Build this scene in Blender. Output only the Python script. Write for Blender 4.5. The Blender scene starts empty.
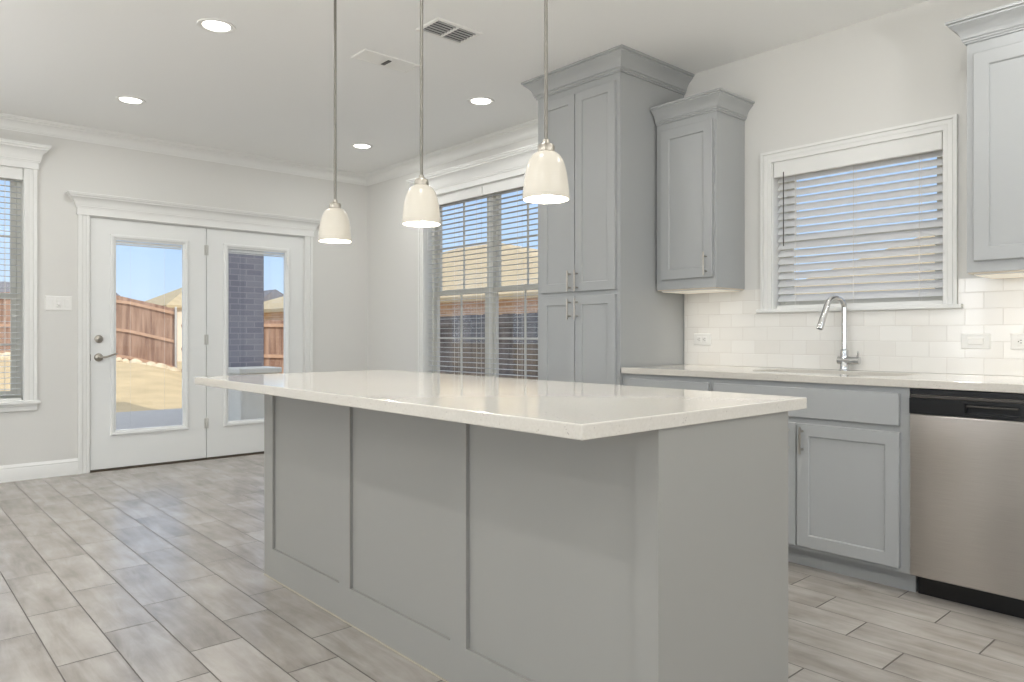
import bpy, bmesh, math, random
from mathutils import Vector
random.seed(7)
scene = bpy.context.scene
C = scene.collection

# ------------------------------------------------------------------ camera, light, exposure
CAM_H, F_PX, HORIZON, YAW = 1.0984, 727.3, 335.29, 0.8402
cam = bpy.data.cameras.new('camera'); cam_o = bpy.data.objects.new('camera', cam); C.objects.link(cam_o)
cam_o.location = (0, 0, CAM_H)
cam_o.rotation_euler = (math.pi/2, 0, YAW - math.pi/2)
cam.sensor_width = 36; cam.lens = F_PX/1024*36
cam.shift_y = (HORIZON - 341)/1024
cam.clip_start = .02; cam.clip_end = 400
scene.camera = cam_o
scene.cycles.max_bounces = 14; scene.cycles.diffuse_bounces = 10

scene.view_settings.view_transform = 'Standard'; scene.view_settings.look = 'None'
scene.view_settings.exposure = 0.05; scene.view_settings.gamma = 1.0
scene.view_settings.use_curve_mapping = False

w = bpy.data.worlds.new('sky'); scene.world = w; w.use_nodes = True
nt = w.node_tree; nt.nodes.clear()
wo = nt.nodes.new('ShaderNodeOutputWorld'); bg = nt.nodes.new('ShaderNodeBackground')
tc = nt.nodes.new('ShaderNodeTexCoord'); sx = nt.nodes.new('ShaderNodeSeparateXYZ')
cr = nt.nodes.new('ShaderNodeValToRGB')
nt.links.new(tc.outputs['Generated'], sx.inputs[0]); nt.links.new(sx.outputs['Z'], cr.inputs['Fac'])
nt.links.new(cr.outputs['Color'], bg.inputs['Color']); nt.links.new(bg.outputs[0], wo.inputs[0])
els = cr.color_ramp.elements
els[0].position = 0.0; els[0].color = (.66, .80, .96, 1)
els[1].position = .75; els[1].color = (1.05, 1.12, 1.25, 1)
e = els.new(.12); e.color = (.50, .70, .96, 1)
e = els.new(.3); e.color = (.38, .59, .95, 1)
e = els.new(.45); e.color = (.80, .93, 1.15, 1)
SKY = 1.15
bg.inputs['Strength'].default_value = SKY

sun = bpy.data.lights.new('sun', 'SUN'); sun.energy = 3.0; sun.angle = .009; sun.color = (1, .93, .82)
sun_o = bpy.data.objects.new('sun', sun); C.objects.link(sun_o); sun_o.location = (0, -20, 20)
sun_o.rotation_euler = Vector((.08, -.80, .57)).to_track_quat('Z', 'Y').to_euler()

CAN_W = 6.5          # watts of one recessed can
CAN_COL = (1, 1, .985)
PEND_W = .3
UP_W = 38            # watts of one added ceiling-fill lamp
FILL_W = 8.5          # watts per square metre of the fill lamps added outside the unseen windows
STRIP_W = .30

# ------------------------------------------------------------------ measures of the room
H = 2.738; YF = 6.59; XR = 3.90; XL = -3.6; YN = -4.2; TH = .16

# ------------------------------------------------------------------ helpers
def origin(o):
    v = Vector((0, 0, 0))
    while o is not None:
        v += o.location; o = o.parent
    return v

class MB:
    def __init__(s): s.bm = bmesh.new()
    def face(s, vs):
        try: return s.bm.faces.new(vs)
        except ValueError: return None
    def hull8(s, p):
        v = [s.bm.verts.new(q) for q in p]
        for f in ((0,1,3,2),(4,6,7,5),(0,4,5,1),(2,3,7,6),(0,2,6,4),(1,5,7,3)): s.face([v[i] for i in f])
    def box(s, x0, x1, y0, y1, z0, z1):
        s.hull8([(x, y, z) for x in (x0, x1) for y in (y0, y1) for z in (z0, z1)]); return s
    def mbox(s, M, a0, a1, b0, b1, d0, d1):
        s.hull8([M(a, b, d) for a in (a0, a1) for b in (b0, b1) for d in (d0, d1)]); return s
    def rings(s, loops, cap0=True, cap1=True, closed=False):
        vs = [[s.bm.verts.new(p) for p in L] for L in loops]
        n = len(vs[0]); k = len(vs)
        for i in range(k if closed else k-1):
            A, B = vs[i], vs[(i+1) % k]
            for j in range(n): s.face([A[j], A[(j+1) % n], B[(j+1) % n], B[j]])
        if not closed:
            if cap0: s.face(list(reversed(vs[0])))
            if cap1: s.face(vs[-1])
        return s
    def panel(s, M, a0, a1, b0, b1, prof, back=None, open_mid=False):
        """rectangular piece from nested rectangles; prof = [(inset, depth)...]; back = depth of the rear"""
        L = []
        if back is not None: L.append([M(a, b, back) for a, b in ((a0,b0),(a1,b0),(a1,b1),(a0,b1))])
        for i, d in prof:
            L.append([M(a, b, d) for a, b in ((a0+i,b0+i),(a1-i,b0+i),(a1-i,b1-i),(a0+i,b1-i))])
        s.rings(L, cap0=back is not None, cap1=not open_mid, closed=open_mid); return s
    def lathe(s, prof, c, n=32, axis='z', cap=True):
        L = []
        for r, h in prof:
            r = max(r, 1e-5); ring = []
            for i in range(n):
                t = 2*math.pi*i/n; u, v = r*math.cos(t), r*math.sin(t)
                if axis == 'z': ring.append((c[0]+u, c[1]+v, c[2]+h))
                elif axis == 'y': ring.append((c[0]+u, c[1]+h, c[2]+v))
                else: ring.append((c[0]+h, c[1]+u, c[2]+v))
            L.append(ring)
        s.rings(L, cap, cap); return s
    def tube(s, pts, r, n=14):
        pts = [Vector(p) for p in pts]
        rs = r if isinstance(r, (list, tuple)) else [r]*len(pts)
        up = None; L = []
        for i, p in enumerate(pts):
            t = (pts[min(i+1, len(pts)-1)] - pts[max(i-1, 0)]).normalized()
            if up is None:
                up = t.orthogonal().normalized()
            up = (up - t*up.dot(t)).normalized(); b = t.cross(up)
            L.append([tuple(p + (up*math.cos(2*math.pi*k/n) + b*math.sin(2*math.pi*k/n))*rs[i]) for k in range(n)])
        s.rings(L); return s
    def sweep(s, path, prof, side=1):
        """mitred moulding: prof = [(out, z)...] closed section, path = [(x, y)...]"""
        P = [Vector(p) for p in path]; L = []
        for i, p in enumerate(P):
            n = []
            if i > 0: d = (P[i]-P[i-1]).normalized(); n.append(Vector((-d.y, d.x))*side)
            if i < len(P)-1: d = (P[i+1]-P[i]).normalized(); n.append(Vector((-d.y, d.x))*side)
            if len(n) == 2:
                m = (n[0]+n[1]).normalized(); m = m/max(.2, m.dot(n[0]))
            else: m = n[0]
            L.append([(p.x+m.x*o, p.y+m.y*o, z) for o, z in prof])
        s.rings(L); return s
    def build(s, name, mat, parent=None, bevel=0, smooth=False, seg=2):
        bmesh.ops.remove_doubles(s.bm, verts=s.bm.verts, dist=1e-6)
        bmesh.ops.recalc_face_normals(s.bm, faces=s.bm.faces)
        off = origin(parent)
        for v in s.bm.verts: v.co -= off
        me = bpy.data.meshes.new(name); s.bm.to_mesh(me); s.bm.free()
        o = bpy.data.objects.new(name, me); C.objects.link(o)
        for m in (mat if isinstance(mat, list) else [mat]): me.materials.append(m)
        if parent is not None: o.parent = parent
        if bevel:
            b = o.modifiers.new('bevel', 'BEVEL'); b.width = bevel; b.segments = seg; b.limit_method = 'ANGLE'; b.angle_limit = .6
            b.harden_normals = False
        if smooth:
            for p in me.polygons: p.use_smooth = True
            me.set_sharp_from_angle(angle=math.radians(smooth if smooth is not True else 35))
        return o

def thing(name, label, cat, loc=(0, 0, 0), group=None):
    o = bpy.data.objects.new(name, None); C.objects.link(o); o.location = loc; o.empty_display_size = .1
    o['label'] = label; o['category'] = cat
    if group: o['group'] = group
    return o
def tag(o, label, cat, group=None, kind=None):
    o['label'] = label; o['category'] = cat
    if group: o['group'] = group
    if kind: o['kind'] = kind
    return o
def struct(o, label=None, cat=None):
    o['kind'] = 'structure'
    if label: o['label'] = label
    if cat: o['category'] = cat
    return o
def struct_root(name, label, cat, loc=(0, 0, 0)):
    o = thing(name, label, cat, loc); o['kind'] = 'structure'; return o
def dup(root, delta, label=None):
    r = root.copy(); C.objects.link(r); r.location = root.location + Vector(delta)
    if label: r['label'] = label
    def kids(a, b):
        for ch in list(a.children):
            c = ch.copy(); C.objects.link(c); c.parent = b; kids(ch, c)
    kids(root, r); return r

def RW(plane):                       # surfaces facing -X: a = Y, b = Z, d = into the wall
    return lambda a, b, d: (plane+d, a, b)
def FW(plane):                       # surfaces facing -Y: a = X
    return lambda a, b, d: (a, plane+d, b)
def CW(plane):                       # surfaces facing down: a = X, b = Y, d = up
    return lambda a, b, d: (a, b, plane+d)
def NW(plane):                       # surfaces facing -Y used for near ends
    return lambda a, b, d: (a, plane+d, b)

# ------------------------------------------------------------------ materials
def lin(r, g, b):
    f = lambda c: (c/255/12.92) if c/255 <= .04045 else ((c/255+.055)/1.055)**2.4
    return (f(r), f(g), f(b), 1)
def mat(name, col, rough=.5, metal=0, bump=0, bscale=60, spec=.5, var=0, vscale=8, coat=0):
    m = bpy.data.materials.new(name); m.use_nodes = True; t = m.node_tree
    p = t.nodes['Principled BSDF']
    p.inputs['Base Color'].default_value = col; p.inputs['Roughness'].default_value = rough
    p.inputs['Metallic'].default_value = metal; p.inputs['Specular IOR Level'].default_value = spec
    p.inputs['Coat Weight'].default_value = coat
    tcn = t.nodes.new('ShaderNodeTexCoord')
    if var:
        n = t.nodes.new('ShaderNodeTexNoise'); n.inputs['Scale'].default_value = vscale; n.inputs['Detail'].default_value = 4
        t.links.new(tcn.outputs['Object'], n.inputs['Vector'])
        r = t.nodes.new('ShaderNodeValToRGB')
        r.color_ramp.elements[0].position = .3; r.color_ramp.elements[1].position = .7
        r.color_ramp.elements[0].color = tuple(c*(1-var) for c in col[:3])+(1,)
        r.color_ramp.elements[1].color = tuple(min(1, c*(1+var)) for c in col[:3])+(1,)
        t.links.new(n.outputs['Fac'], r.inputs['Fac']); t.links.new(r.outputs['Color'], p.inputs['Base Color'])
    if bump:
        n = t.nodes.new('ShaderNodeTexNoise'); n.inputs['Scale'].default_value = bscale; n.inputs['Detail'].default_value = 3
        t.links.new(tcn.outputs['Object'], n.inputs['Vector'])
        b = t.nodes.new('ShaderNodeBump'); b.inputs['Strength'].default_value = bump; b.inputs['Distance'].default_value = .002
        t.links.new(n.outputs['Fac'], b.inputs['Height']); t.links.new(b.outputs[0], p.inputs['Normal'])
    return m
def emit(name, col, s):
    m = bpy.data.materials.new(name); m.use_nodes = True; t = m.node_tree
    p = t.nodes['Principled BSDF']; p.inputs['Base Color'].default_value = col
    p.inputs['Emission Color'].default_value = col; p.inputs['Emission Strength'].default_value = s
    return m
def glass(name, tint=(1, 1, 1, 1), gloss=.06):
    m = bpy.data.materials.new(name); m.use_nodes = True; t = m.node_tree; t.nodes.clear()
    o = t.nodes.new('ShaderNodeOutputMaterial'); mx = t.nodes.new('ShaderNodeMixShader')
    tr = t.nodes.new('ShaderNodeBsdfTransparent'); tr.inputs[0].default_value = tint
    gl = t.nodes.new('ShaderNodeBsdfGlossy'); gl.inputs['Roughness'].default_value = .02
    mx.inputs[0].default_value = gloss
    t.links.new(tr.outputs[0], mx.inputs[1]); t.links.new(gl.outputs[0], mx.inputs[2]); t.links.new(mx.outputs[0], o.inputs[0])
    return m
def mth(t, op, a, b=None, c=None):
    n = t.nodes.new('ShaderNodeMath'); n.operation = op
    for i, v in enumerate((a, b, c)):
        if v is None: continue
        if isinstance(v, (int, float)): n.inputs[i].default_value = v
        else: t.links.new(v, n.inputs[i])
    return n.outputs[0]
def mixc(t, fac, a, b, mode='MIX'):
    n = t.nodes.new('ShaderNodeMix'); n.data_type = 'RGBA'; n.blend_type = mode
    for i, v in ((0, fac), (6, a), (7, b)):
        if isinstance(v, (int, float, tuple)): n.inputs[i].default_value = v
        else: t.links.new(v, n.inputs[i])
    return n.outputs[2]

def floor_mat():
    m = bpy.data.materials.new('wood_look_tile'); m.use_nodes = True; t = m.node_tree; p = t.nodes['Principled BSDF']
    g = t.nodes.new('ShaderNodeNewGeometry'); s = t.nodes.new('ShaderNodeSeparateXYZ'); t.links.new(g.outputs['Position'], s.inputs[0])
    W, Lh, X0, Y0, ST = .1835, .574, .484, 2.80, .1988
    u = mth(t, 'DIVIDE', mth(t, 'SUBTRACT', s.outputs['X'], X0), W)
    row = mth(t, 'FLOOR', u); fu = mth(t, 'SUBTRACT', u, row)
    yy = mth(t, 'DIVIDE', mth(t, 'SUBTRACT', mth(t, 'SUBTRACT', s.outputs['Y'], Y0), mth(t, 'MULTIPLY', row, ST)), Lh)
    idx = mth(t, 'FLOOR', yy); fv = mth(t, 'SUBTRACT', yy, idx)
    du = mth(t, 'MULTIPLY', mth(t, 'MINIMUM', fu, mth(t, 'SUBTRACT', 1, fu)), W)
    dv = mth(t, 'MULTIPLY', mth(t, 'MINIMUM', fv, mth(t, 'SUBTRACT', 1, fv)), Lh)
    dist = mth(t, 'MINIMUM', du, mth(t, 'MULTIPLY', dv, .72))
    gr = t.nodes.new('ShaderNodeMapRange'); gr.inputs['From Min'].default_value = .0017; gr.inputs['From Max'].default_value = .0032
    t.links.new(dist, gr.inputs['Value'])
    cmb = t.nodes.new('ShaderNodeCombineXYZ'); t.links.new(row, cmb.inputs[0]); t.links.new(idx, cmb.inputs[1])
    wn = t.nodes.new('ShaderNodeTexWhiteNoise'); wn.noise_dimensions = '3D'; t.links.new(cmb.outputs[0], wn.inputs['Vector'])
    # grain drawn out along the tile, shifted per tile
    gv = t.nodes.new('ShaderNodeCombineXYZ')
    t.links.new(mth(t, 'MULTIPLY', s.outputs['X'], 16), gv.inputs[0])
    t.links.new(mth(t, 'MULTIPLY', s.outputs['Y'], 2.4), gv.inputs[1])
    t.links.new(mth(t, 'MULTIPLY', wn.outputs['Value'], 40), gv.inputs[2])
    n1 = t.nodes.new('ShaderNodeTexNoise'); n1.inputs['Scale'].default_value = 1; n1.inputs['Detail'].default_value = 5; n1.inputs['Roughness'].default_value = .6
    n1.inputs['Distortion'].default_value = .6
    t.links.new(gv.outputs[0], n1.inputs['Vector'])
    gv2 = t.nodes.new('ShaderNodeCombineXYZ')
    t.links.new(mth(t, 'MULTIPLY', s.outputs['X'], 4.5), gv2.inputs[0])
    t.links.new(mth(t, 'MULTIPLY', s.outputs['Y'], 3.0), gv2.inputs[1])
    t.links.new(mth(t, 'MULTIPLY', wn.outputs['Value'], 17), gv2.inputs[2])
    n2 = t.nodes.new('ShaderNodeTexNoise'); n2.inputs['Scale'].default_value = 1.3; n2.inputs['Detail'].default_value = 4
    t.links.new(gv2.outputs[0], n2.inputs['Vector'])
    r = t.nodes.new('ShaderNodeValToRGB'); E = r.color_ramp.elements
    E[0].position = .25; E[0].color = lin(124, 117, 110); E[1].position = .78; E[1].color = lin(194, 189, 183)
    ee = E.new(.5); ee.color = lin(163, 157, 150)
    v = mth(t, 'ADD', mth(t, 'MULTIPLY', n1.outputs['Fac'], .5), mth(t, 'MULTIPLY', n2.outputs['Fac'], .5))
    v = mth(t, 'ADD', v, mth(t, 'MULTIPLY', mth(t, 'SUBTRACT', wn.outputs['Value'], .5), .10))
    t.links.new(v, r.inputs['Fac'])
    col = mixc(t, gr.outputs[0], lin(98, 92, 86), r.outputs['Color'])
    t.links.new(col, p.inputs['Base Color'])
    rg = t.nodes.new('ShaderNodeMapRange'); rg.inputs['To Min'].default_value = .8; rg.inputs['To Max'].default_value = .27
    t.links.new(gr.outputs[0], rg.inputs['Value']); t.links.new(rg.outputs[0], p.inputs['Roughness'])
    p.inputs['Specular IOR Level'].default_value = .5
    b = t.nodes.new('ShaderNodeBump'); b.inputs['Strength'].default_value = .5; b.inputs['Distance'].default_value = .0015
    hh = mth(t, 'ADD', gr.outputs[0], mth(t, 'MULTIPLY', n1.outputs['Fac'], .25))
    t.links.new(hh, b.inputs['Height']); t.links.new(b.outputs[0], p.inputs['Normal'])
    return m
def tile_mat():                      # running-bond subway tile on the X = const wall
    m = bpy.data.materials.new('subway_tile'); m.use_nodes = True; t = m.node_tree; p = t.nodes['Principled BSDF']
    g = t.nodes.new('ShaderNodeNewGeometry'); s = t.nodes.new('ShaderNodeSeparateXYZ'); t.links.new(g.outputs['Position'], s.inputs[0])
    W, Hh = .155, .0775
    v = mth(t, 'DIVIDE', mth(t, 'SUBTRACT', s.outputs['Z'], .9135), Hh); row = mth(t, 'FLOOR', v); fv = mth(t, 'SUBTRACT', v, row)
    par = mth(t, 'MODULO', mth(t, 'ADD', row, 100), 2)
    u = mth(t, 'ADD', mth(t, 'DIVIDE', mth(t, 'SUBTRACT', s.outputs['Y'], 1.21), W), mth(t, 'MULTIPLY', par, .5))
    ui = mth(t, 'FLOOR', u); fu = mth(t, 'SUBTRACT', u, ui)
    d = mth(t, 'MINIMUM', mth(t, 'MULTIPLY', mth(t, 'MINIMUM', fu, mth(t, 'SUBTRACT', 1, fu)), W),
            mth(t, 'MULTIPLY', mth(t, 'MINIMUM', fv, mth(t, 'SUBTRACT', 1, fv)), Hh))
    gr = t.nodes.new('ShaderNodeMapRange'); gr.inputs['From Min'].default_value = .0008; gr.inputs['From Max'].default_value = .0022
    t.links.new(d, gr.inputs['Value'])
    cmb = t.nodes.new('ShaderNodeCombineXYZ'); t.links.new(row, cmb.inputs[0]); t.links.new(ui, cmb.inputs[1])
    wn = t.nodes.new('ShaderNodeTexWhiteNoise'); t.links.new(cmb.outputs[0], wn.inputs['Vector'])
    c = mixc(t, wn.outputs['Value'], lin(226, 223, 217), lin(234, 232, 227))
    c = mixc(t, gr.outputs[0], lin(220, 216, 210), c)
    t.links.new(c, p.inputs['Base Color']); p.inputs['Roughness'].default_value = .14
    b = t.nodes.new('ShaderNodeBump'); b.inputs['Strength'].default_value = .6; b.inputs['Distance'].default_value = .0012
    t.links.new(gr.outputs[0], b.inputs['Height']); t.links.new(b.outputs[0], p.inputs['Normal'])
    return m
def quartz_mat():
    m = bpy.data.materials.new('speckled_quartz'); m.use_nodes = True; t = m.node_tree; p = t.nodes['Principled BSDF']
    tcn = t.nodes.new('ShaderNodeTexCoord')
    vo = t.nodes.new('ShaderNodeTexVoronoi'); vo.inputs['Scale'].default_value = 120; t.links.new(tcn.outputs['Object'], vo.inputs['Vector'])
    no = t.nodes.new('ShaderNodeTexNoise'); no.inputs['Scale'].default_value = 34; t.links.new(tcn.outputs['Object'], no.inputs['Vector'])
    a = mth(t, 'LESS_THAN', vo.outputs['Distance'], .22); b_ = mth(t, 'GREATER_THAN', no.outputs['Fac'], .60)
    f = mth(t, 'MULTIPLY', a, b_)
    n2 = t.nodes.new('ShaderNodeTexNoise'); n2.inputs['Scale'].default_value = 150; t.links.new(tcn.outputs['Object'], n2.inputs['Vector'])
    base = mixc(t, n2.outputs['Fac'], lin(194, 189, 179), lin(210, 206, 198))
    hue = mixc(t, vo.outputs['Color'], lin(150, 128, 105), lin(150, 150, 150))
    c = mixc(t, mth(t, 'MULTIPLY', f, .6), base, hue)
    t.links.new(c, p.inputs['Base Color']); p.inputs['Roughness'].default_value = .09; p.inputs['Specular IOR Level'].default_value = .75
    return m
def steel_mat():
    m = bpy.data.materials.new('brushed_stainless'); m.use_nodes = True; t = m.node_tree; p = t.nodes['Principled BSDF']
    p.inputs['Metallic'].default_value = 1; p.inputs['Roughness'].default_value = .34
    p.inputs['Anisotropic'].default_value = 1.0
    tg = t.nodes.new('ShaderNodeCombineXYZ'); tg.inputs[1].default_value = 1; t.links.new(tg.outputs[0], p.inputs['Tangent']); p.inputs['Anisotropic Rotation'].default_value = .25
    tcn = t.nodes.new('ShaderNodeTexCoord'); mp = t.nodes.new('ShaderNodeMapping'); mp.inputs['Scale'].default_value = (1, 3, 260)
    t.links.new(tcn.outputs['Object'], mp.inputs[0])
    n = t.nodes.new('ShaderNodeTexNoise'); n.inputs['Scale'].default_value = 3; n.inputs['Detail'].default_value = 4; t.links.new(mp.outputs[0], n.inputs['Vector'])
    c = mixc(t, n.outputs['Fac'], lin(168, 162, 156), lin(190, 185, 179)); t.links.new(c, p.inputs['Base Color'])
    mp2 = t.nodes.new('ShaderNodeMapping'); mp2.inputs['Scale'].default_value = (1, 2.2, 1.5); t.links.new(tcn.outputs['Object'], mp2.inputs[0])
    n2 = t.nodes.new('ShaderNodeTexNoise'); n2.inputs['Scale'].default_value = 2.0; n2.inputs['Detail'].default_value = 1; t.links.new(mp2.outputs[0], n2.inputs['Vector'])
    b = t.nodes.new('ShaderNodeBump'); b.inputs['Strength'].default_value = .12; b.inputs['Distance'].default_value = .012
    t.links.new(n2.outputs['Fac'], b.inputs['Height']); t.links.new(b.outputs[0], p.inputs['Normal'])
    return m
def brick_mat(name, c1, c2, mortar, scale=1.0, axis='XZ'):
    m = bpy.data.materials.new(name); m.use_nodes = True; t = m.node_tree; p = t.nodes['Principled BSDF']
    g = t.nodes.new('ShaderNodeNewGeometry'); s = t.nodes.new('ShaderNodeSeparateXYZ'); t.links.new(g.outputs['Position'], s.inputs[0])
    cb = t.nodes.new('ShaderNodeCombineXYZ'); t.links.new(mth(t, 'ADD', s.outputs['X'], s.outputs['Y']), cb.inputs[0]); t.links.new(s.outputs['Z'], cb.inputs[1])
    b = t.nodes.new('ShaderNodeTexBrick'); t.links.new(cb.outputs[0], b.inputs['Vector'])
    b.inputs['Color1'].default_value = c1; b.inputs['Color2'].default_value = c2; b.inputs['Mortar'].default_value = mortar
    b.inputs['Scale'].default_value = 1; b.inputs['Mortar Size'].default_value = .006*scale
    b.inputs['Brick Width'].default_value = .21*scale; b.inputs['Row Height'].default_value = .075*scale
    t.links.new(b.outputs['Color'], p.inputs['Base Color']); p.inputs['Roughness'].default_value = .9
    return m
def picket_mat(name, c1, c2, horiz='X'):
    m = bpy.data.materials.new(name); m.use_nodes = True; t = m.node_tree; p = t.nodes['Principled BSDF']
    tcn = t.nodes.new('ShaderNodeTexCoord'); mp = t.nodes.new('ShaderNodeMapping'); mp.inputs['Scale'].default_value = (7, 7, .8)
    t.links.new(tcn.outputs['Object'], mp.inputs[0])
    n = t.nodes.new('ShaderNodeTexNoise'); n.inputs['Scale'].default_value = 1.2; n.inputs['Detail'].default_value = 4; t.links.new(mp.outputs[0], n.inputs['Vector'])
    r = t.nodes.new('ShaderNodeValToRGB'); r.color_ramp.elements[0].position = .35; r.color_ramp.elements[1].position = .7
    r.color_ramp.elements[0].color = c1; r.color_ramp.elements[1].color = c2
    t.links.new(n.outputs['Fac'], r.inputs['Fac']); t.links.new(r.outputs['Color'], p.inputs['Base Color']); p.inputs['Roughness'].default_value = .85
    return m

M_wall = mat('wall_paint', lin(213, 212, 208), .75, bump=.15, bscale=180)
M_ceil = mat('ceiling_paint', lin(237, 237, 235), .85, bump=.2, bscale=140)
M_trim = mat('trim_paint', lin(227, 227, 224), .35)
M_door = mat('door_paint', lin(225, 226, 224), .38)
M_cab = mat('grey_cabinet_paint', lin(166, 168, 168), .34)
M_isl = mat('grey_island_paint', lin(148, 147, 142), .42)
M_int = mat('cabinet_underside_maple', lin(215, 205, 188), .5, var=.06)
M_floor = floor_mat(); M_tile = tile_mat(); M_quartz = quartz_mat(); M_steel = steel_mat()
M_nickel = mat('brushed_nickel', lin(176, 170, 160), .3, 1, var=.05, vscale=30)
M_rod = mat('satin_rod', lin(128, 125, 118), .45, .7, var=.04, vscale=30)
M_hinge = mat('painted_hinge', lin(196, 195, 190), .4, .3, var=.03)
M_chrome = mat('chrome', lin(214, 214, 214), .07, 1, var=.02)
M_plastic = mat('white_plastic', lin(230, 229, 225), .35, var=.01)
M_black = mat('black_plastic', lin(22, 22, 23), .28, var=.05)
M_dgrey = mat('dark_grey_metal', lin(80, 76, 72), .32, .6, var=.05)
M_blind = mat('blind_vinyl', lin(226, 226, 223), .4, var=.01); M_slat = mat('blind_slat', lin(196, 199, 202), .4, var=.01)
M_vslat = mat('thin_vinyl_slat', lin(236, 236, 235), .4, var=.01)
t_ = M_vslat.node_tree; tl = t_.nodes.new('ShaderNodeBsdfTranslucent'); tl.inputs[0].default_value = lin(236, 238, 242); mx_ = t_.nodes.new('ShaderNodeMixShader'); mx_.inputs[0].default_value = .38
t_.links.new(t_.nodes['Principled BSDF'].outputs[0], mx_.inputs[1]); t_.links.new(tl.outputs[0], mx_.inputs[2]); t_.links.new(mx_.outputs[0], t_.nodes['Material Output'].inputs[0])
M_vinyl = mat('window_vinyl', lin(214, 213, 205), .45, var=.01)
M_cord = mat('cord', lin(225, 223, 218), .8, var=.02)
M_glass = glass('window_glass'); M_pane = glass('door_glass', (.97, .98, .99, 1), .05)
M_lens = emit('downlight_lens', (1, .97, .92, 1), 4.0)
M_shade = emit('opal_glass', lin(242, 235, 218), .22); M_shade.node_tree.nodes['Principled BSDF'].inputs['Base Color'].default_value = lin(182, 176, 164)
M_shade.node_tree.nodes['Principled BSDF'].inputs['Roughness'].default_value = .25
M_bulb = emit('frosted_bulb', (1, .96, .90, 1), 170)
M_strip = emit('strip_lens', lin(236, 230, 216), .25)
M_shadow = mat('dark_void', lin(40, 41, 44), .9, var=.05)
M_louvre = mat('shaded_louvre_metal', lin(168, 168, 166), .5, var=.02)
M_caulk = mat('cream_caulk', lin(172, 165, 148), .6, var=.03)
M_sill = mat('bronze_threshold', lin(92, 82, 70), .4, .6, var=.05)
M_sinks = mat('composite_sink', lin(188, 180, 166), .35, var=.03)

# ------------------------------------------------------------------ room shell
def wall(name, M, a0, a1, z0, z1, th, holes, m):
    A = sorted({a0, a1, *[h[i] for h in holes for i in (0, 1)]}); Z = sorted({z0, z1, *[h[i] for h in holes for i in (2, 3)]})
    b = MB()
    solid = lambda a, z: not any(h[0] < a < h[1] and h[2] < z < h[3] for h in holes)
    for i in range(len(A)-1):
        run = None
        for j in range(len(Z)-1):
            if solid((A[i]+A[i+1])/2, (Z[j]+Z[j+1])/2):
                if run is None: run = Z[j]
            elif run is not None: b.mbox(M, A[i], A[i+1], run, Z[j], 0, th); run = None
        if run is not None: b.mbox(M, A[i], A[i+1], run, z1, 0, th)
    return struct(b.build(name, m))

SINKW = (1.225, 2.113, 1.247, 2.088)
DBLW = (3.895, 5.565, .60, 2.365)
LEFTW = (-.88, .926, .60, 2.365)
DOORH = (1.36, 3.205, 0, 2.055)
LIVW = [(3.12, 3.46, .25, 2.35), (2.5, 2.74, .9, 2.35), (-3.6, -1.2, .5, 2.35), (-.6, 1.9, .5, 2.35)]
wall('wall_right', RW(XR), YN, YF, 0, H, TH, [SINKW, DBLW], M_wall)
wall('wall_far', FW(YF), XL-TH, XR+TH, 0, H, TH, [LEFTW, DOORH], M_wall)
wall('wall_left', RW(XL-TH), YN, YF, 0, H, TH, LIVW, M_wall)
wall('wall_near', FW(YN-TH), XL-TH, XR+TH, 0, H, TH, [(-2.6, 1.8, .5, 2.35)], M_wall)
struct(MB().box(XL-TH, XR+TH, YN-TH, YF+TH, -.12, 0).build('floor', M_floor))
struct(MB().box(XL-TH, XR+TH, YN-TH, YF+TH, H, H+.12).build('ceiling', M_ceil))

def crown_prof(h, p, z):             # z = bottom of the moulding
    q = [(0, 0), (.10, 0), (.10, .07), (.17, .10), (.17, .15), (.21, .19), (.24, .30), (.32, .44), (.45, .57), (.62, .67), (.74, .71),
         (.74, .77), (.82, .79), (.90, .84), (.90, .90), (1, .92), (1, 1), (0, 1)]
    return [(o*p, z+v*h) for o, v in q]
struct(MB().sweep([(XL, YF), (XR, YF), (XR, 3.40)], crown_prof(.098, .082, H-.098), -1).build('trim_1', M_trim, smooth=25),
       'white crown moulding round the breakfast nook ceiling', 'moulding')
base_prof = [(0, 0), (.016, 0), (.016, .085), (.012, .098), (.014, .104), (.007, .118), (.004, .125), (0, .125)]
b = MB(); b.sweep([(XL, YF), (1.283, YF)], base_prof, -1); b.sweep([(3.285, YF), (XR, YF)], base_prof, -1)
struct(b.build('baseboard_far', M_trim, smooth=25))
struct(MB().sweep([(XR, YF-.016), (XR, 3.40)], base_prof, -1).build('baseboard_right', M_trim, smooth=25))

def cab_crown(h, p, z):
    q = [(0, 0), (.12, 0), (.12, .07), (.20, .09), (.22, .14), (.20, .19), (.27, .20), (.27, .26), (.32, .36), (.42, .50), (.56, .62), (.74, .73), (.86, .80), (.86, .87), (1, .90), (1, 1), (0, 1)]
    return [(o*p, z+v*h) for o, v in q]
def casing_v(b, M, a0, a1, z0, z1, flip=False):
    wv = a1-a0; t = [(0, .30, .021), (.30, .42, .012), (.42, .62, .016), (.62, .74, .012), (.74, 1, .017)]
    if flip: t = [(1-q, 1-p_, d) for p_, q, d in t]
    for p_, q, d in t: b.mbox(M, a0+p_*wv, a0+q*wv, z0, z1, -d, 0)
def header(name, M, path_of, a0, a1, z0, zf, z1, parent):
    """entablature: frieze z0..zf and a crown zf..z1 with returns, a0..a1 = casing outer edges"""
    b = MB(); b.mbox(M, a0-.008, a1+.008, z0, zf, -.026, 0); b.mbox(M, a0-.012, a1+.012, z0+.001, z0+.012, -.029, 0)
    pts, side = path_of(a0-.008, a1+.008, .026)
    b.sweep(pts, crown_prof(z1-zf, .075, zf), side)
    return b.build(name, M_trim, parent, smooth=25)
def pathR(a0, a1, d): return [(XR, a1), (XR-d, a1), (XR-d, a0), (XR, a0)], -1
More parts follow.
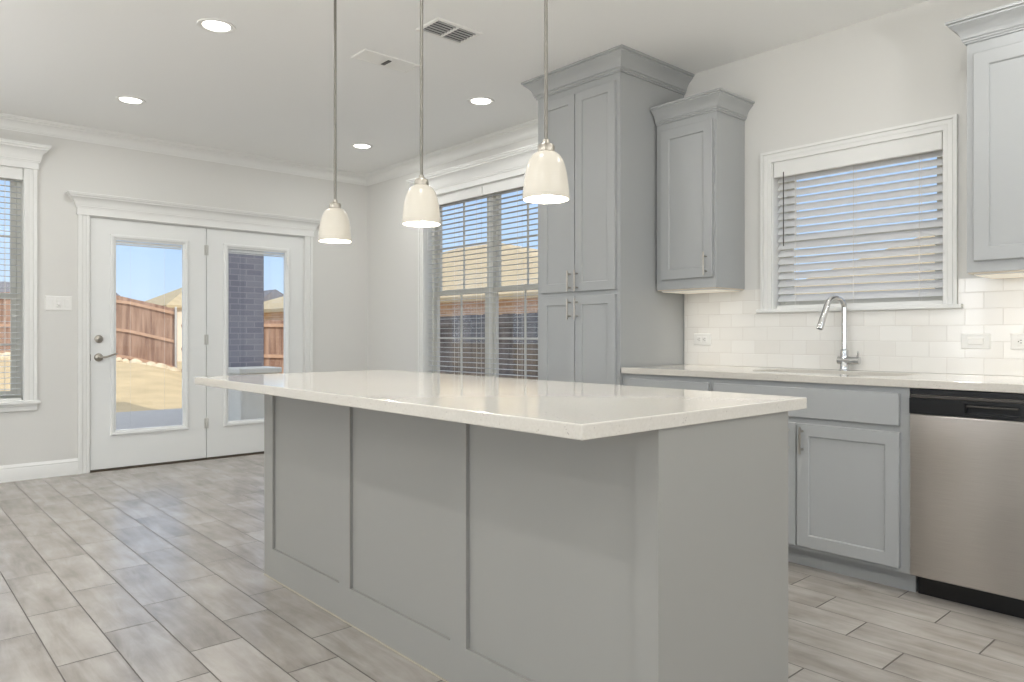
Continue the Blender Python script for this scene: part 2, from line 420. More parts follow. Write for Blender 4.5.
def pathF(a0, a1, d): return [(a0, YF), (a0, YF-d), (a1, YF-d), (a1, YF)], -1

def sash_unit(M, a0, a1, z0, z1, meet, root, grid):
    """single-hung unit: frame, upper and lower sash, grid bars, panes"""
    D = .085
    fr = MB(); fr.mbox(M, a0, a0+.03, z0, z1, D, TH-.01); fr.mbox(M, a1-.03, a1, z0, z1, D, TH-.01)
    fr.mbox(M, a0+.03, a1-.03, z0, z0+.03, D, TH-.01); fr.mbox(M, a0+.03, a1-.03, z1-.03, z1, D, TH-.01)
    fr.build('window_frame', M_vinyl, root)
    for (lo, hi, d0, nm) in ((z0+.03, meet+.02, D+.008, 'lower_sash'), (meet-.02, z1-.03, D+.038, 'upper_sash')):
        s = MB(); f = .036; d1 = d0+.028
        s.mbox(M, a0+.03, a0+.03+f, lo, hi, d0, d1); s.mbox(M, a1-.03-f, a1-.03, lo, hi, d0, d1)
        s.mbox(M, a0+.03+f, a1-.03-f, lo, lo+.04, d0, d1); s.mbox(M, a0+.03+f, a1-.03-f, hi-.04, hi, d0, d1)
        if grid:
            am = (a0+a1)/2; zm = (lo+hi)/2
            s.mbox(M, am-.008, am+.008, lo+.04, hi-.04, d0+.008, d1-.008)
            s.mbox(M, a0+.03+f, am-.008, zm-.008, zm+.008, d0+.008, d1-.008); s.mbox(M, am+.008, a1-.03-f, zm-.008, zm+.008, d0+.008, d1-.008)
        so = s.build(nm, M_vinyl, root)
        g = MB(); g.mbox(M, a0+.03+f-.004, a1-.03-f+.004, lo+.036, hi-.036, d0+.012, d0+.016); g.build('pane', M_glass, so)

# ---- windows
def window(name, label, M, path_of, op, units, meet, style, origin_pt):
    a0, a1, z0, z1 = op; root = struct_root(name, label, 'window', origin_pt)
    L = MB()                          # jamb liner boards
    L.mbox(M, a0, a0+.004, z0, z1, 0, TH-.01); L.mbox(M, a1-.004, a1, z0, z1, 0, TH-.01)
    L.mbox(M, a0+.004, a1-.004, z0, z0+.004, 0, TH-.01); L.mbox(M, a0+.004, a1-.004, z1-.004, z1, 0, TH-.01)
    L.build('jamb', M_trim, root)
    cw = .082 if style == 'header' else .062
    c = MB()
    if style == 'header':
        casing_v(c, M, a0-cw, a0, z0, z1); casing_v(c, M, a1, a1+cw, z0, z1, True)
        c.build('casing', M_trim, root)
        header('header', M, path_of, a0-cw, a1+cw, z1, z1+.05, z1+.185, root)
        s = MB(); s.mbox(M, a0-cw-.02, a1+cw+.02, z0-.022, z0, -.045, .03); s.build('window_sill', M_trim, root, bevel=.004)
        s = MB(); s.mbox(M, a0-cw, a1+cw, z0-.075, z0-.022, -.016, 0); s.mbox(M, a0-cw, a1+cw, z0-.040, z0-.022, -.024, -.016)
        s.build('apron', M_trim, root, bevel=.002)
    else:                             # plain mitred picture-frame casing with a thin stool
        A0, A1, Z1 = a0-cw, a1+cw, z1+cw
        steps = [(0, .014, .022), (.014, .020, .012), (.020, .038, .016), (.038, .044, .012), (.044, cw, .014)]
        for i0, i1, t_ in steps:
            loop = [(A0+i0, z0), (A0+i0, Z1-i0), (A1-i0, Z1-i0), (A1-i0, z0), (A1-i1, z0), (A1-i1, Z1-i1), (A0+i1, Z1-i1), (A0+i1, z0)]
            for k in ((0, 1, 6, 7), (1, 2, 5, 6), (2, 3, 4, 5)):
                c.rings([[M(*loop[q], d) for q in k] for d in (-t_, 0)])
        c.build('casing', M_trim, root)
        s = MB(); s.mbox(M, A0-.022, A1+.022, z0-.020, z0, -.034, .03); s.build('window_sill', M_trim, root, bevel=.004)
    if len(units) > 1:
        mb = MB(); m0 = (a0+a1)/2; mb.mbox(M, m0-.008, m0+.008, z0+.004, z1-.004, .085, TH-.012); mb.build('mullion', M_trim, root)
    for u0, u1 in units: sash_unit(M, u0, u1, z0+.004, z1-.004, meet, root, style == 'header')
    return root, cw
MR, MF = RW(XR), FW(YF)
window('window_1', 'small white framed window in the tiled wall above the sink', MR, pathR, SINKW, [(SINKW[0]+.004, SINKW[1]-.004)], 1.625, 'plain', (XR, 1.67, SINKW[2]))
mid = (DBLW[0]+DBLW[1])/2
window('window_2', 'wide twin window with grid bars beside the tall pantry cabinet', MR, pathR, DBLW, [(DBLW[0]+.004, mid-.008), (mid+.008, DBLW[1]-.004)], 1.49, 'header', (XR, mid, DBLW[2]))
midl = (LEFTW[0]+LEFTW[1])/2
window('window_3', 'white framed window cut by the left edge, left of the patio doors', MF, pathF, LEFTW, [(LEFTW[0]+.004, midl-.008), (midl+.008, LEFTW[1]-.004)], 1.40, 'header', (midl, YF, LEFTW[2]))
# unseen living-room windows, added to let in fill light
for i, (op, M, nm) in enumerate([(o_, lambda a, b_, d: (XL-d, a, b_), 'l') for o_ in LIVW] + [((-2.6, 1.8, .5, 2.35), lambda a, b_, d: (a, YN-d, b_), 'n')]):
    a0, a1, z0, z1 = op
    root = struct_root('window_%d' % (4+i), ['narrow tall window added for light in the living room wall', 'narrow high window added for light in the living room wall', 'wide window in the living room wall', 'second wide window added for light in the living room wall', 'wide window added for light in the wall behind the kitchen'][i], 'window', M((a0+a1)/2, z0, 0))
    c = MB(); casing_v(c, M, a0-.08, a0, z0, z1+.08); casing_v(c, M, a1, a1+.08, z0, z1+.08, True); c.mbox(M, a0, a1, z1, z1+.08, -.018, 0); c.mbox(M, a0-.1, a1+.1, z0-.025, z0, -.04, .02)
    c.build('casing', M_trim, root)
    f = MB(); k = max(1, round((a1-a0)/1.1))
    for j in range(k+1): aj = a0+(a1-a0)*j/k; f.mbox(M, max(a0, aj-.03), min(a1, aj+.03), z0, z1, .06, .12)
    f.mbox(M, a0, a1, z0, z0+.05, .06, .12); f.mbox(M, a0, a1, z1-.05, z1, .06, .12); f.mbox(M, a0, a1, (z0+z1)/2-.02, (z0+z1)/2+.02, .065, .115)
    f.build('window_frame', M_vinyl, root)
    MB().mbox(M, a0+.01, a1-.01, z0+.03, z1-.03, .09, .094).build('pane', M_glass, root)
    L = bpy.data.lights.new('window_daylight', 'AREA'); L.shape = 'RECTANGLE'; L.size = a1-a0-.1; L.size_y = z1-z0-.1
    narrow = a1-a0 < .5; L.energy = FILL_W*(a1-a0)*(z1-z0)*(5 if narrow else 1); L.color = (.93, .96, 1)  # fill lamp; narrow ones boosted for a streak in the dishwasher door
    lo = bpy.data.objects.new('window_daylight', L); C.objects.link(lo); lo.parent = root
    lo.location = Vector(M((a0+a1)/2, (z0+z1)/2, .2))-root.location
    out = (Vector(M(0, 0, .2))-Vector(M(0, 0, 0))).normalized()      # added fill lamp, wide ones tilted up to brighten the ceiling
    lo.rotation_euler = (out - Vector((0, 0, 0 if narrow else 1.35))).to_track_quat('Z', 'Y').to_euler()

# ---- blinds: each hangs in its opening
def blind(label, M, a0, a1, ztop, zbot, tilt, origin_pt, dc=.05, pitch=.0427, cords=(.12, .5, .88), wand=None, group=None, valance=.085, smat=None):
    smat = smat or M_slat
    root = thing('window_blind', label, 'blind', origin_pt, group)
    v = MB(); v.panel(M, a0, a1, ztop-valance, ztop+.002, [(0, .002), (.003, -.002)], back=.014)
    v.mbox(M, a0+.004, a1-.004, ztop-.05, ztop-.004, .016, .075); v.build('headrail', M_blind, root)
    s = MB(); z = ztop-valance-.006; hw = .025; zs = []
    while z > zbot+.03: zs.append(z); z -= pitch
    ct, st = math.cos(tilt), math.sin(tilt)
    for z in zs:
        L = []
        for aa in (a0+.006, a1-.006):
            top, bot = [], []
            for q in (-1, -.5, 0, .5, 1):
                x, h = q*hw, .0016*(1-q*q)
                for arr, o_ in ((top, .0009), (bot, -.0009)):
                    hh = h+o_; arr.append(M(aa, z + hh*ct - x*st, dc + x*ct + hh*st))
            L.append(top+bot[::-1])
        s.rings(L)
    s.build('slats', smat, root, smooth=40)
    r = MB(); r.mbox(M, a0+.004, a1-.004, zbot+.002, zbot+.022, dc-.024, dc+.024); r.build('bottom_rail', M_blind, root, bevel=.003)
    c = MB()
    for f in cords:
        aa = a0+(a1-a0)*f
        for dd in (-.0255*ct, .0255*ct): c.mbox(M, aa-.0012, aa+.0012, zbot+.02, ztop-.05, dc+dd-.0006, dc+dd+.0006)
        for z in zs: c.mbox(M, aa-.004, aa+.004, z-.0045, z-.003, dc-.004, dc+.004)
    c.build('ladder_cord', M_cord, root)
    if wand is not None:
        p0 = M(wand, ztop-.06, -.004); p1 = M(wand, ztop-.48, -.004)
        MB().tube([p0, p1], .003, 8).build('tilt_wand', M_dgrey if wand and root and 'sink' in label else M_plastic, root)
    return root
a0, a1, z0, z1 = SINKW
blind('white slatted blind half closed over the window above the sink', MR, a0+.008, a1-.008, z1-.004, z0, math.radians(-50), (XR, 1.67, z1), smat=M_vslat, wand=a1-.07, cords=(.13, .5, .87))
a0, a1, z0, z1 = DBLW
blind('open white blind in the twin window, half next to the pantry', MR, a0+.008, mid-.004, z1-.004, z0, math.radians(-1), (XR, (a0+mid)/2, z1), group='blinds in the twin window')
blind('open white blind in the twin window, half nearer the room corner', MR, mid+.004, a1-.008, z1-.004, z0, math.radians(-1), (XR, (a1+mid)/2, z1), wand=a1-.05, group='blinds in the twin window')
a0, a1, z0, z1 = LEFTW
blind('open white blind in the window left of the patio doors', MF, midl+.004, a1-.008, z1-.004, z0, math.radians(-1), ((midl+a1)/2, YF, z1), pitch=.0427)
blind('white blind in the hidden left half of the window by the patio doors', MF, a0+.008, midl-.004, z1-.004, z0, math.radians(-1), ((midl+a0)/2, YF, z1), pitch=.0427)

# ------------------------------------------------------------------ patio doors
dc = struct_root('trim_2', 'white casing and header round the patio doors', 'casing', (2.28, YF, 0))
c = MB(); casing_v(c, MF, 1.283, 1.360, 0, 2.055); casing_v(c, MF, 3.205, 3.283, 0, 2.055, True); c.build('casing', M_trim, dc)
header('header', MF, pathF, 1.283, 3.283, 2.055, 2.11, 2.222, dc)
j = MB(); j.mbox(MF, 1.3605, 1.370, .0, 2.0545, .002, TH); j.mbox(MF, 3.196, 3.2045, 0, 2.0545, .002, TH); j.mbox(MF, 1.370, 3.196, 2.048, 2.0545, .002, TH)
j.mbox(MF, 1.374, 3.192, 2.030, 2.047, .06, .075); j.build('jamb', M_trim, dc)
MB().mbox(MF, 1.371, 3.195, .0, .010, -.012, TH).build('threshold', M_sill, dc)
def patio_door(name, label, x0, x1, lx0, lx1, lz0, lz1, hinge_x, active):
    root = struct_root(name, label, 'door', ((x0+x1)/2, YF, 0)); y = .008
    s = MB()
    s.mbox(MF, x0, lx0, .016, 2.045, y, y+.044); s.mbox(MF, lx1, x1, .016, 2.045, y, y+.044)
    s.mbox(MF, lx0, lx1, .016, lz0, y, y+.044); s.mbox(MF, lx0, lx1, lz1, 2.045, y, y+.044)
    s.build('slab', M_door, root)
    f = MB(); o_ = .04
    f.panel(MF, lx0-o_, lx1+o_, lz0-o_, lz1+o_, [(0, y), (.002, y-.012), (.010, y-.016), (.026, y-.014), (.034, y-.006), (o_+.004, y-.002), (o_+.004, y+.03), (0, y+.03)], open_mid=True)
    f.build('lite_frame', M_door, root)
    MB().mbox(MF, lx0, lx1, lz0, lz1, y+.012, y+.016).build('pane', M_pane, root)
    k = MB(); k.mbox(MF, lx0+.01, lx1-.01, lz1-.03, lz1-.008, y+.019, y+.030)
    for q in range(4): k.mbox(MF, lx0+.012, lx1-.012, lz1-.036-q*.0025, lz1-.0345-q*.0025, y+.019, y+.029)
    k.build('blind_stack', M_blind, root)
    k = MB()
    for fq in (.22, .72): aa = lx0+(lx1-lx0)*fq; k.mbox(MF, aa-.0004, aa+.0004, lz0, lz1-.04, y+.023, y+.0238)
    k.build('blind_cord', M_cord, root)
    k = MB(); k.mbox(MF, lx1+.004, lx1+.02, lz1-.12, lz1-.04, y-.024, y-.012); k.build('blind_slider', M_plastic, root, bevel=.002)
    for hz in ((.32, 1.06, 1.85) if active else ()):
        h = MB(); h.lathe([(.007, -.045), (.007, .045)], (hinge_x, YF-.004, hz), 12); h.mbox(MF, hinge_x-.018, hinge_x+.018, hz-.044, hz+.044, .0045, .0075)
        h.build('hinge', M_hinge, root)
    if active:
        d = MB(); d.lathe([(.001, -.020), (.020, -.019), (.030, -.014), (.031, -.002), (.031, 0)], (1.432, YF+y, 1.069), 28, 'y')
        db = d.build('deadbolt', M_nickel, root, smooth=40)
        MB().mbox(MF, 1.417, 1.447, 1.064, 1.075, y-.034, y-.018).build('thumb_turn', M_nickel, db, bevel=.002)
        d = MB(); d.lathe([(.001, -.020), (.018, -.019), (.030, -.012), (.033, -.004), (.033, 0)], (1.432, YF+y, .920), 28, 'y')
        rs = d.build('lever_rose', M_nickel, root, smooth=40)
        Lp = [(1.432, YF+y-.015, .920), (1.432, YF+y-.045, .920), (1.440, YF+y-.056, .920), (1.47, YF+y-.058, .922), (1.51, YF+y-.054, .935), (1.545, YF+y-.05, .948), (1.562, YF+y-.05, .947)]
        MB().tube(Lp, [.011, .010, .009, .0085, .008, .007, .004], 12).build('lever', M_nickel, rs, smooth=60)
        MB().mbox(MF, x0-.001, x0+.002, .895, .945, y-.002, y+.03).build('latch_plate', M_sill, root)
    MB().mbox(MF, x0+.002, x1-.002, .0105, .0155, y+.004, y+.040).build('door_sweep', M_sill, root)
patio_door('door_1', 'left patio door with full glass, deadbolt and lever handle', 1.373, 2.277, 1.555, 2.088, .318, 1.885, 2.280, True)
patio_door('door_2', 'right patio door with full glass and no handle', 2.283, 3.193, 2.470, 3.016, .318, 1.885, 3.1925, False)

# ------------------------------------------------------------------ cabinet pieces
def shaker(b, M, a0, a1, z0, z1, rail=.055, th=.02):
    b.panel(M, a0, a1, z0, z1, [(0, .0015), (.0015, 0), (rail, 0), (rail+.0035, .0035), (rail+.0045, .0085)], back=th)
def slab_front(b, M, a0, a1, z0, z1, th=.02):
    b.panel(M, a0, a1, z0, z1, [(0, .0015), (.0015, 0)], back=th)
def pull(M, a, z, horiz, parent, half=.063, post=.042, so=.03):
    b = MB(); r = .0052
    if horiz: b.tube([M(a-half, z, -so), M(a+half, z, -so)], r, 12)
    else: b.tube([M(a, z-half, -so), M(a, z+half, -so)], r, 12)
    for s in (-post, post):
        p_ = (a+s, z) if horiz else (a, z+s)
        b.tube([M(*p_, -so), M(*p_, 0)], .0042, 10)
    return b.build('handle', M_nickel, parent, smooth=40)
FX = 3.292                            # face-frame plane of base and pantry cabinets
DX = 3.272                            # door faces
MD = RW(DX)
WX = XR-.001

# pantry, a touch deeper than the base cabinets
PX, MP = 3.270, RW(3.250)
P = thing('pantry_cabinet', 'tall grey four door pantry cabinet reaching the ceiling', 'cabinet', (3.27, 3.05, 0))
b = MB(); b.box(PX, WX, 2.7135, 3.397, .0, H-.002); b.build('body', M_cab, P)
for (y0, y1, z0, z1, hy, hz) in ((3.058, 3.350, .115, 1.338, 3.107, 1.258), (2.738, 3.052, .115, 1.338, 3.036, 1.258),
                                 (3.058, 3.350, 1.366, 2.575, 3.107, 1.432), (2.738, 3.052, 1.366, 2.575, 3.036, 1.432)):
    b = MB(); shaker(b, MP, y0, y1, z0, z1, rail=.052); d = b.build('door', M_cab, P)
    pull(MP, (3.090 if hy > 3.06 else 3.030), hz, False, d)
MB().sweep([(WX, 3.397), (PX, 3.397), (PX, 2.7135), (WX, 2.7135)], cab_crown(.112, .078, H-.114), -1).build('crown', M_cab, P, smooth=25)

# base cabinets
def base_cab(label, y0, y1, loc, fronts, mirror_end=False):
    R = thing('base_cabinet', label, 'cabinet', loc)
    b = MB(); b.box(FX, WX, y0, y1, .092, .878); b.build('body', M_cab, R)
    MB().box(3.357, WX, y0, y1, 0, .092).build('toe_kick', M_cab, R)
    for kind, a0, a1, z0, z1, h in fronts:
        b = MB()
        if kind == 'door': shaker(b, MD, a0, a1, z0, z1)
        else: slab_front(b, MD, a0, a1, z0, z1)
        d = b.build('door' if kind == 'door' else 'drawer', M_cab, R)
        if h: pull(MD, h[0], h[1], h[2], d)
    return R
base_cab('grey base cabinet with one drawer beside the pantry', 2.117, 2.7125, (FX, 2.41, 0),
         [('drawer', 2.130, 2.650, .715, .852, (2.39, .795, True)), ('door', 2.394, 2.650, .112, .686, (2.43, .61, False)), ('door', 2.130, 2.388, .112, .686, (2.35, .61, False))])
base_cab('grey sink base cabinet with false drawer front and two doors', 1.163, 2.115, (FX, 1.64, 0),
         [('drawer', 1.200, 2.098, .715, .852, None), ('door', 1.657, 2.098, .112, .686, (1.690, .610, False)), ('door', 1.200, 1.651, .112, .686, (1.621, .610, False))])
base_cab('grey base cabinet on the far side of the dishwasher', -.60, .545, (FX, 0, 0),
         [('drawer', 0, .51, .715, .852, (.25, .795, True)), ('door', 0, .51, .112, .686, (.05, .61, False)), ('drawer', -.56, -.03, .715, .852, (-.3, .795, True)), ('door', -.56, -.03, .112, .686, (-.07, .61, False))])

# wall cabinets
def wall_cab(label, y0, y1, loc, doors, crown_path):
    R = thing('wall_cabinet', label, 'cabinet', loc)
    b = MB(); b.box(3.60, WX, y0, y1, 1.372, 2.464); b.build('body', M_cab, R)
    MB().box(3.604, WX, y0+.004, y1-.004, 1.366, 1.3718).build('bottom_panel', M_int, R)
    M = RW(3.58)
    for a0, a1, z0, z1, hy in doors:
        b = MB(); shaker(b, M, a0, a1, z0, z1, rail=.056); d = b.build('door', M_cab, R); pull(M, hy, 1.505, False, d, half=.066)
    MB().sweep(crown_path, cab_crown(.098, .066, 2.368), -1).build('crown', M_cab, R, smooth=25)
    s = MB(); ym = (y0+y1)/2; s.box(3.625, 3.885, y0+.02, y1-.02, 1.360, 1.3658); st = s.build('light_strip', M_plastic, R)
    MB().box(3.63, 3.88, y0+.025, y1-.025, 1.358, 1.360).build('lens', M_strip, st)
    L = bpy.data.lights.new('strip_light', 'AREA'); L.shape = 'RECTANGLE'; L.size = .24; L.size_y = y1-y0-.05; L.spread = math.radians(75); L.energy = STRIP_W*(y1-y0)/.4; L.color = (1, .93, .84)
    lo = bpy.data.objects.new('strip_light', L); C.objects.link(lo); lo.parent = R; lo.location = Vector((3.755, ym, 1.357))-R.location
    return R
wall_cab('small grey single door wall cabinet beside the pantry', 2.288, 2.702, (3.60, 2.495, 1.372), [(2.306, 2.657, 1.430, 2.322, 2.342)],
         [(3.60, 2.702), (3.60, 2.288), (WX, 2.288)])
wall_cab('grey wall cabinet cut by the right edge of the view', .20, 1.040, (3.60, .62, 1.372), [(.640, 1.010, 1.420, 2.315, .68), (.225, .632, 1.420, 2.315, .59)],
         [(WX, 1.040), (3.60, 1.040), (3.60, .20), (WX, .20)])

# backsplash
b = MB(); z1 = 1.3655
for y0, y1, za, zb in ((2.199, 2.7025, .9145, z1), (1.141, 2.199, .9145, 1.2265), (-.60, 1.141, .9145, z1)): b.box(XR-.009, XR-.0005, y0, y1, za, zb)
for y0, y1 in ((2.177, 2.199), (1.141, 1.161)): b.box(XR-.009, XR-.0005, y0, y1, 1.2485, z1)
bs = struct(b.build('trim_3', M_tile), 'white subway tile backsplash behind the sink worktop', 'backsplash')

# dishwasher
D = thing('dishwasher', 'stainless steel dishwasher with black control strip', 'dishwasher', (3.27, .855, 0)); DY0, DY1 = .553, 1.157
MB().box(3.30, WX-.02, DY0, DY1, .095, .872).build('tub', M_dgrey, D)
MB().box(3.357, 3.80, DY0+.004, DY1-.004, .0, .094).build('kick_plate', M_black, D)
b = MB(); b.panel(RW(3.262), DY0+.002, DY1-.002, .098, .772, [(0, .006), (.002, .002), (.006, 0)], back=.037); b.build('door', M_steel, D)
b = MB(); MC = RW(3.262)
hy0, hy1, hz0, hz1 = .765, .950, .789, .826
b.mbox(MC, DY0+.002, hy0, .774, .838, 0, .037); b.mbox(MC, hy1, DY1-.002, .774, .838, 0, .037)
b.mbox(MC, hy0, hy1, .774, hz0, 0, .037); b.mbox(MC, hy0, hy1, hz1, .838, 0, .037); b.mbox(MC, hy0, hy1, hz0, hz1, .028, .037)
cp = b.build('control_panel', M_black, D)
MB().mbox(MC, hy0+.004, hy1-.004, hz1-.012, hz1-.006, -.003, .010).build('handle', M_dgrey, D, bevel=.002)
MB().mbox(MC, DY0+.002, DY1-.002, .8385, .853, .003, .037).build('trim_band', M_dgrey, D, bevel=.002)
MB().mbox(MC, DY0+.002, DY1-.002, .854, .874, .02, .037).build('top_seal', M_black, D)

# sink worktop with the undermount opening
def rrect(x0, x1, y0, y1, r, n=6):
    pts = []
    for cx, cy, t0 in ((x1-r, y1-r, 0), (x0+r, y1-r, 90), (x0+r, y0+r, 180), (x1-r, y0+r, 270)):
        for k in range(n+1):
            t = math.radians(t0+90*k/n); pts.append((cx+r*math.cos(t), cy+r*math.sin(t)))
    return pts
SX0, SX1, SY0, SY1 = 3.45, 3.80, 1.28, 2.00
def slab_with_hole(b, x0, x1, y0, y1, z0, z1, hole):
    bm = b.bm
    for z, in ((z0,), (z1,)):
        out = [bm.verts.new((x, y, z)) for x, y in ((x1, y1), (x0, y1), (x0, y0), (x1, y0))]
        inn = [bm.verts.new((x, y, z)) for x, y in hole]; n = len(inn)//4
        for q in range(4):
            seg = inn[q*n:(q+1)*n]
            nxt = inn[((q+1)*n) % len(inn)]
            for k in range(n-1): b.face([out[q], seg[k], seg[k+1]])
            b.face([out[q], seg[-1], nxt, out[(q+1) % 4]])
        if z == z0: lo = (out, inn)
        else: hi = (out, inn)
    for A, B in ((lo[0], hi[0]), (lo[1], hi[1])):
        for k in range(len(A)): b.face([A[k], A[(k+1) % len(A)], B[(k+1) % len(A)], B[k]])
b = MB(); slab_with_hole(b, 3.265, XR-.0005, -.62, 2.7025, .879, .914, rrect(SX0, SX1, SY0, SY1, .05))
wt = tag(b.build('worktop', M_quartz, bevel=.003), 'long pale quartz worktop over the sink cabinets and dishwasher', 'worktop')
b = MB(); hin = rrect(SX0-.004, SX1+.004, SY0-.004, SY1+.004, .05); ho = rrect(SX0-.02, SX1+.02, SY0-.02, SY1+.02, .06); hb = rrect(SX0+.01, SX1-.01, SY0+.01, SY1-.01, .05)
hbo = rrect(SX0, SX1, SY0, SY1, .05)
b.rings([[(x, y, .8775) for x, y in ho], [(x, y, .8775) for x, y in hin], [(x, y, .70) for x, y in hb], [(x, y, .695) for x, y in hbo], [(x, y, .87) for x, y in ho]], cap0=False, cap1=False, closed=False)
b.face([b.bm.verts.new((x, y, .70)) for x, y in hb])
sk = thing('sink', 'undermount sink basin set in the quartz worktop', 'sink', (3.62, 1.64, .70))
b.build('basin', M_sinks, sk, smooth=30)
MB().lathe([(.001, .003), (.03, .002), (.045, .004), (.045, .0005)], (3.68, 1.64, .70), 24).build('drain', M_chrome, sk, smooth=40)

# faucet
FXX, FY = 3.835, 1.674
Fa = thing('faucet', 'chrome gooseneck pull-down faucet with side lever behind the sink', 'faucet', (FXX, FY, .914))
b = MB(); b.lathe([(.001, 0), (.027, 0), (.027, .004), (.022, .008), (.021, .036), (.019, .040), (.019, .078), (.021, .080), (.021, .105), (.016, .112), (.001, .112)], (FXX, FY, .914), 28); b.build('base', M_chrome, Fa, smooth=35)
R_ = .055; zc = 1.239; dv = Vector((-.90, .43, 0)).normalized()
pts = [(FXX, FY, 1.02), (FXX, FY, zc)]
for k in range(1, 19):
    t = math.radians(180*k/18*.91); q = dv*(R_*(1-math.cos(t))); pts.append((FXX+q.x, FY+q.y, zc+R_*math.sin(t)))
b = MB(); b.tube(pts, .0138, 18); b.build('neck', M_chrome, Fa, smooth=60)
e1 = Vector(pts[-1]); dd = (e1-Vector(pts[-2])).normalized()
b = MB(); b.tube([e1-dd*.002, e1+dd*.004, e1+dd*.03, e1+dd*.125, e1+dd*.13], [.0138, .0158, .0155, .0175, .0165], 18); sh = b.build('spray_head', M_chrome, Fa, smooth=40)
MB().tube([e1+dd*.1305, e1+dd*.133], .0145, 18).build('spray_face', M_black, sh)
b = MB(); b.tube([(FXX, FY+.034, .968), (FXX, FY+.032, .968), (FXX, FY-.078, .968), (FXX, FY-.080, .968)], [.014, .0205, .0205, .015], 20)
hb_ = b.build('lever_body', M_chrome, Fa, smooth=40)
b = MB(); b.tube([(FXX, FY-.066, .984), (FXX-.006, FY-.074, 1.0), (FXX-.03, FY-.082, 1.012)], [.006, .0055, .0045], 10); b.build('lever', M_chrome, hb_, smooth=60)

# outlets and switches
def plate(b, M, a0, a1, z0, z1): b.panel(M, a0, a1, z0, z1, [(0, -.001), (.0015, -.0045), (.004, -.0055)], back=0)
MBS = RW(XR-.009)
def outlet(label, yc, zc_, gfci):
    R = thing('outlet', label, 'outlet', (XR-.009, yc, zc_)); b = MB(); plate(b, MBS, yc-.06, yc+.06, zc_-.036, zc_+.036); b.build('plate', M_plastic, R)
    if gfci == 'switch':
        f = MB(); f.panel(MBS, yc-.034, yc+.034, zc_-.017, zc_+.017, [(0, -.0056), (.001, -.0085), (.004, -.010)], back=-.004); f.build('rocker', M_plastic, R)
    else:
        for s in (-.02, .02):
            f = MB(); f.panel(MBS, yc+s-.015, yc+s+.015, zc_-.0165, zc_+.0165, [(0, -.0056), (.001, -.0075)], back=-.004); fo = f.build('receptacle', M_plastic, R)
            h = MB()
            for zz in (-.006, .006): h.mbox(MBS, yc+s-.004, yc+s+.004, zc_+zz-.0012, zc_+zz+.0012, -.0079, -.0074)
            h.mbox(MBS, yc+s+.007, yc+s+.011, zc_-.002, zc_+.002, -.0079, -.0074); h.build('slot', M_shadow, fo)
    return R
outlet('white outlet on the backsplash nearest the pantry', 2.571, 1.073, 'outlet')
outlet('white rocker switch on the backsplash right of the sink window', 1.088, 1.070, 'switch')
outlet('white outlet on the backsplash at the right edge of the view', .888, 1.070, 'outlet')
R = thing('light_switch', 'white triple light switch plate left of the patio doors', 'light switch', (1.153, YF, 1.348))
b = MB(); plate(b, MF, 1.062, 1.243, 1.292, 1.404); b.build('plate', M_plastic, R)
for i, xc in enumerate((1.098, 1.1525, 1.207)):
    b = MB(); b.panel(MF, xc-.017, xc+.017, 1.315, 1.381, [(0, -.0056), (.001, -.008), (.004, -.0085)], back=-.004); rk = b.build('rocker', M_plastic, R)
    if i == 1: MB().lathe([(.001, -.022), (.009, -.021), (.011, -.008)], (xc, YF, 1.340), 20, 'y').build('dimmer_knob', M_plastic, rk, smooth=40)

# ------------------------------------------------------------------ island
IX, IYN, IYF, IXB = 1.385, 1.040, 3.255, 1.996
I = thing('kitchen_island', 'grey panelled kitchen island cabinet in the middle of the floor', 'kitchen island', (1.7, 2.15, 0))
b = MB(); b.box(IX+.0125, IXB, IYN+.0, IYF, 0, .8795); b.build('body', M_isl, I)
MI = RW(IX)
b = MB()                                # face rails and battens around three recessed panels, one board
edges = [(IYN, 1.103), (1.757, 1.838), (2.470, 2.552), (3.165, IYF)]
cuts_z = (.135, .826)
b.mbox(MI, IYN, IYF, 0, cuts_z[0], 0, .0124); b.mbox(MI, IYN, IYF, cuts_z[1], .8795, 0, .0124)
for e0, e1_ in edges: b.mbox(MI, e0, e1_, *cuts_z, -.0, .0124)
b.build('panel_frame', M_isl, I)
# end panel facing the camera side
b = MB(); b.box(IX+.0, IXB+.004, IYN-.006, IYN-.0002, 0, .8795); b.build('end_panel', M_isl, I)
b = MB(); b.box(IX-.004, IX-.0002, IYN-.006, IYF, 0, .004); b.build('caulk_line', M_caulk, I)
# doors on the working side
MIb = lambda a, z, d: (IXB-d, a, z)
for y0, y1 in ((1.08, 1.60), (1.61, 2.13), (2.15, 2.67), (2.68, 3.20)):
    q = MB(); shaker(q, lambda a, z, d: (IXB+.0202-d, a, z), y0, y1, .11, .85, th=.02); dd_ = q.build('door', M_isl, I)
    pull(lambda a, z, d: (IXB+.0202-d, a, z), y0+.04, .76, False, dd_)
tag(MB().box(1.112, 2.095, 1.024, 3.3675, .880, .914).build('island_worktop', M_quartz, bevel=.003), 'polished white speckled quartz top of the kitchen island', 'worktop')

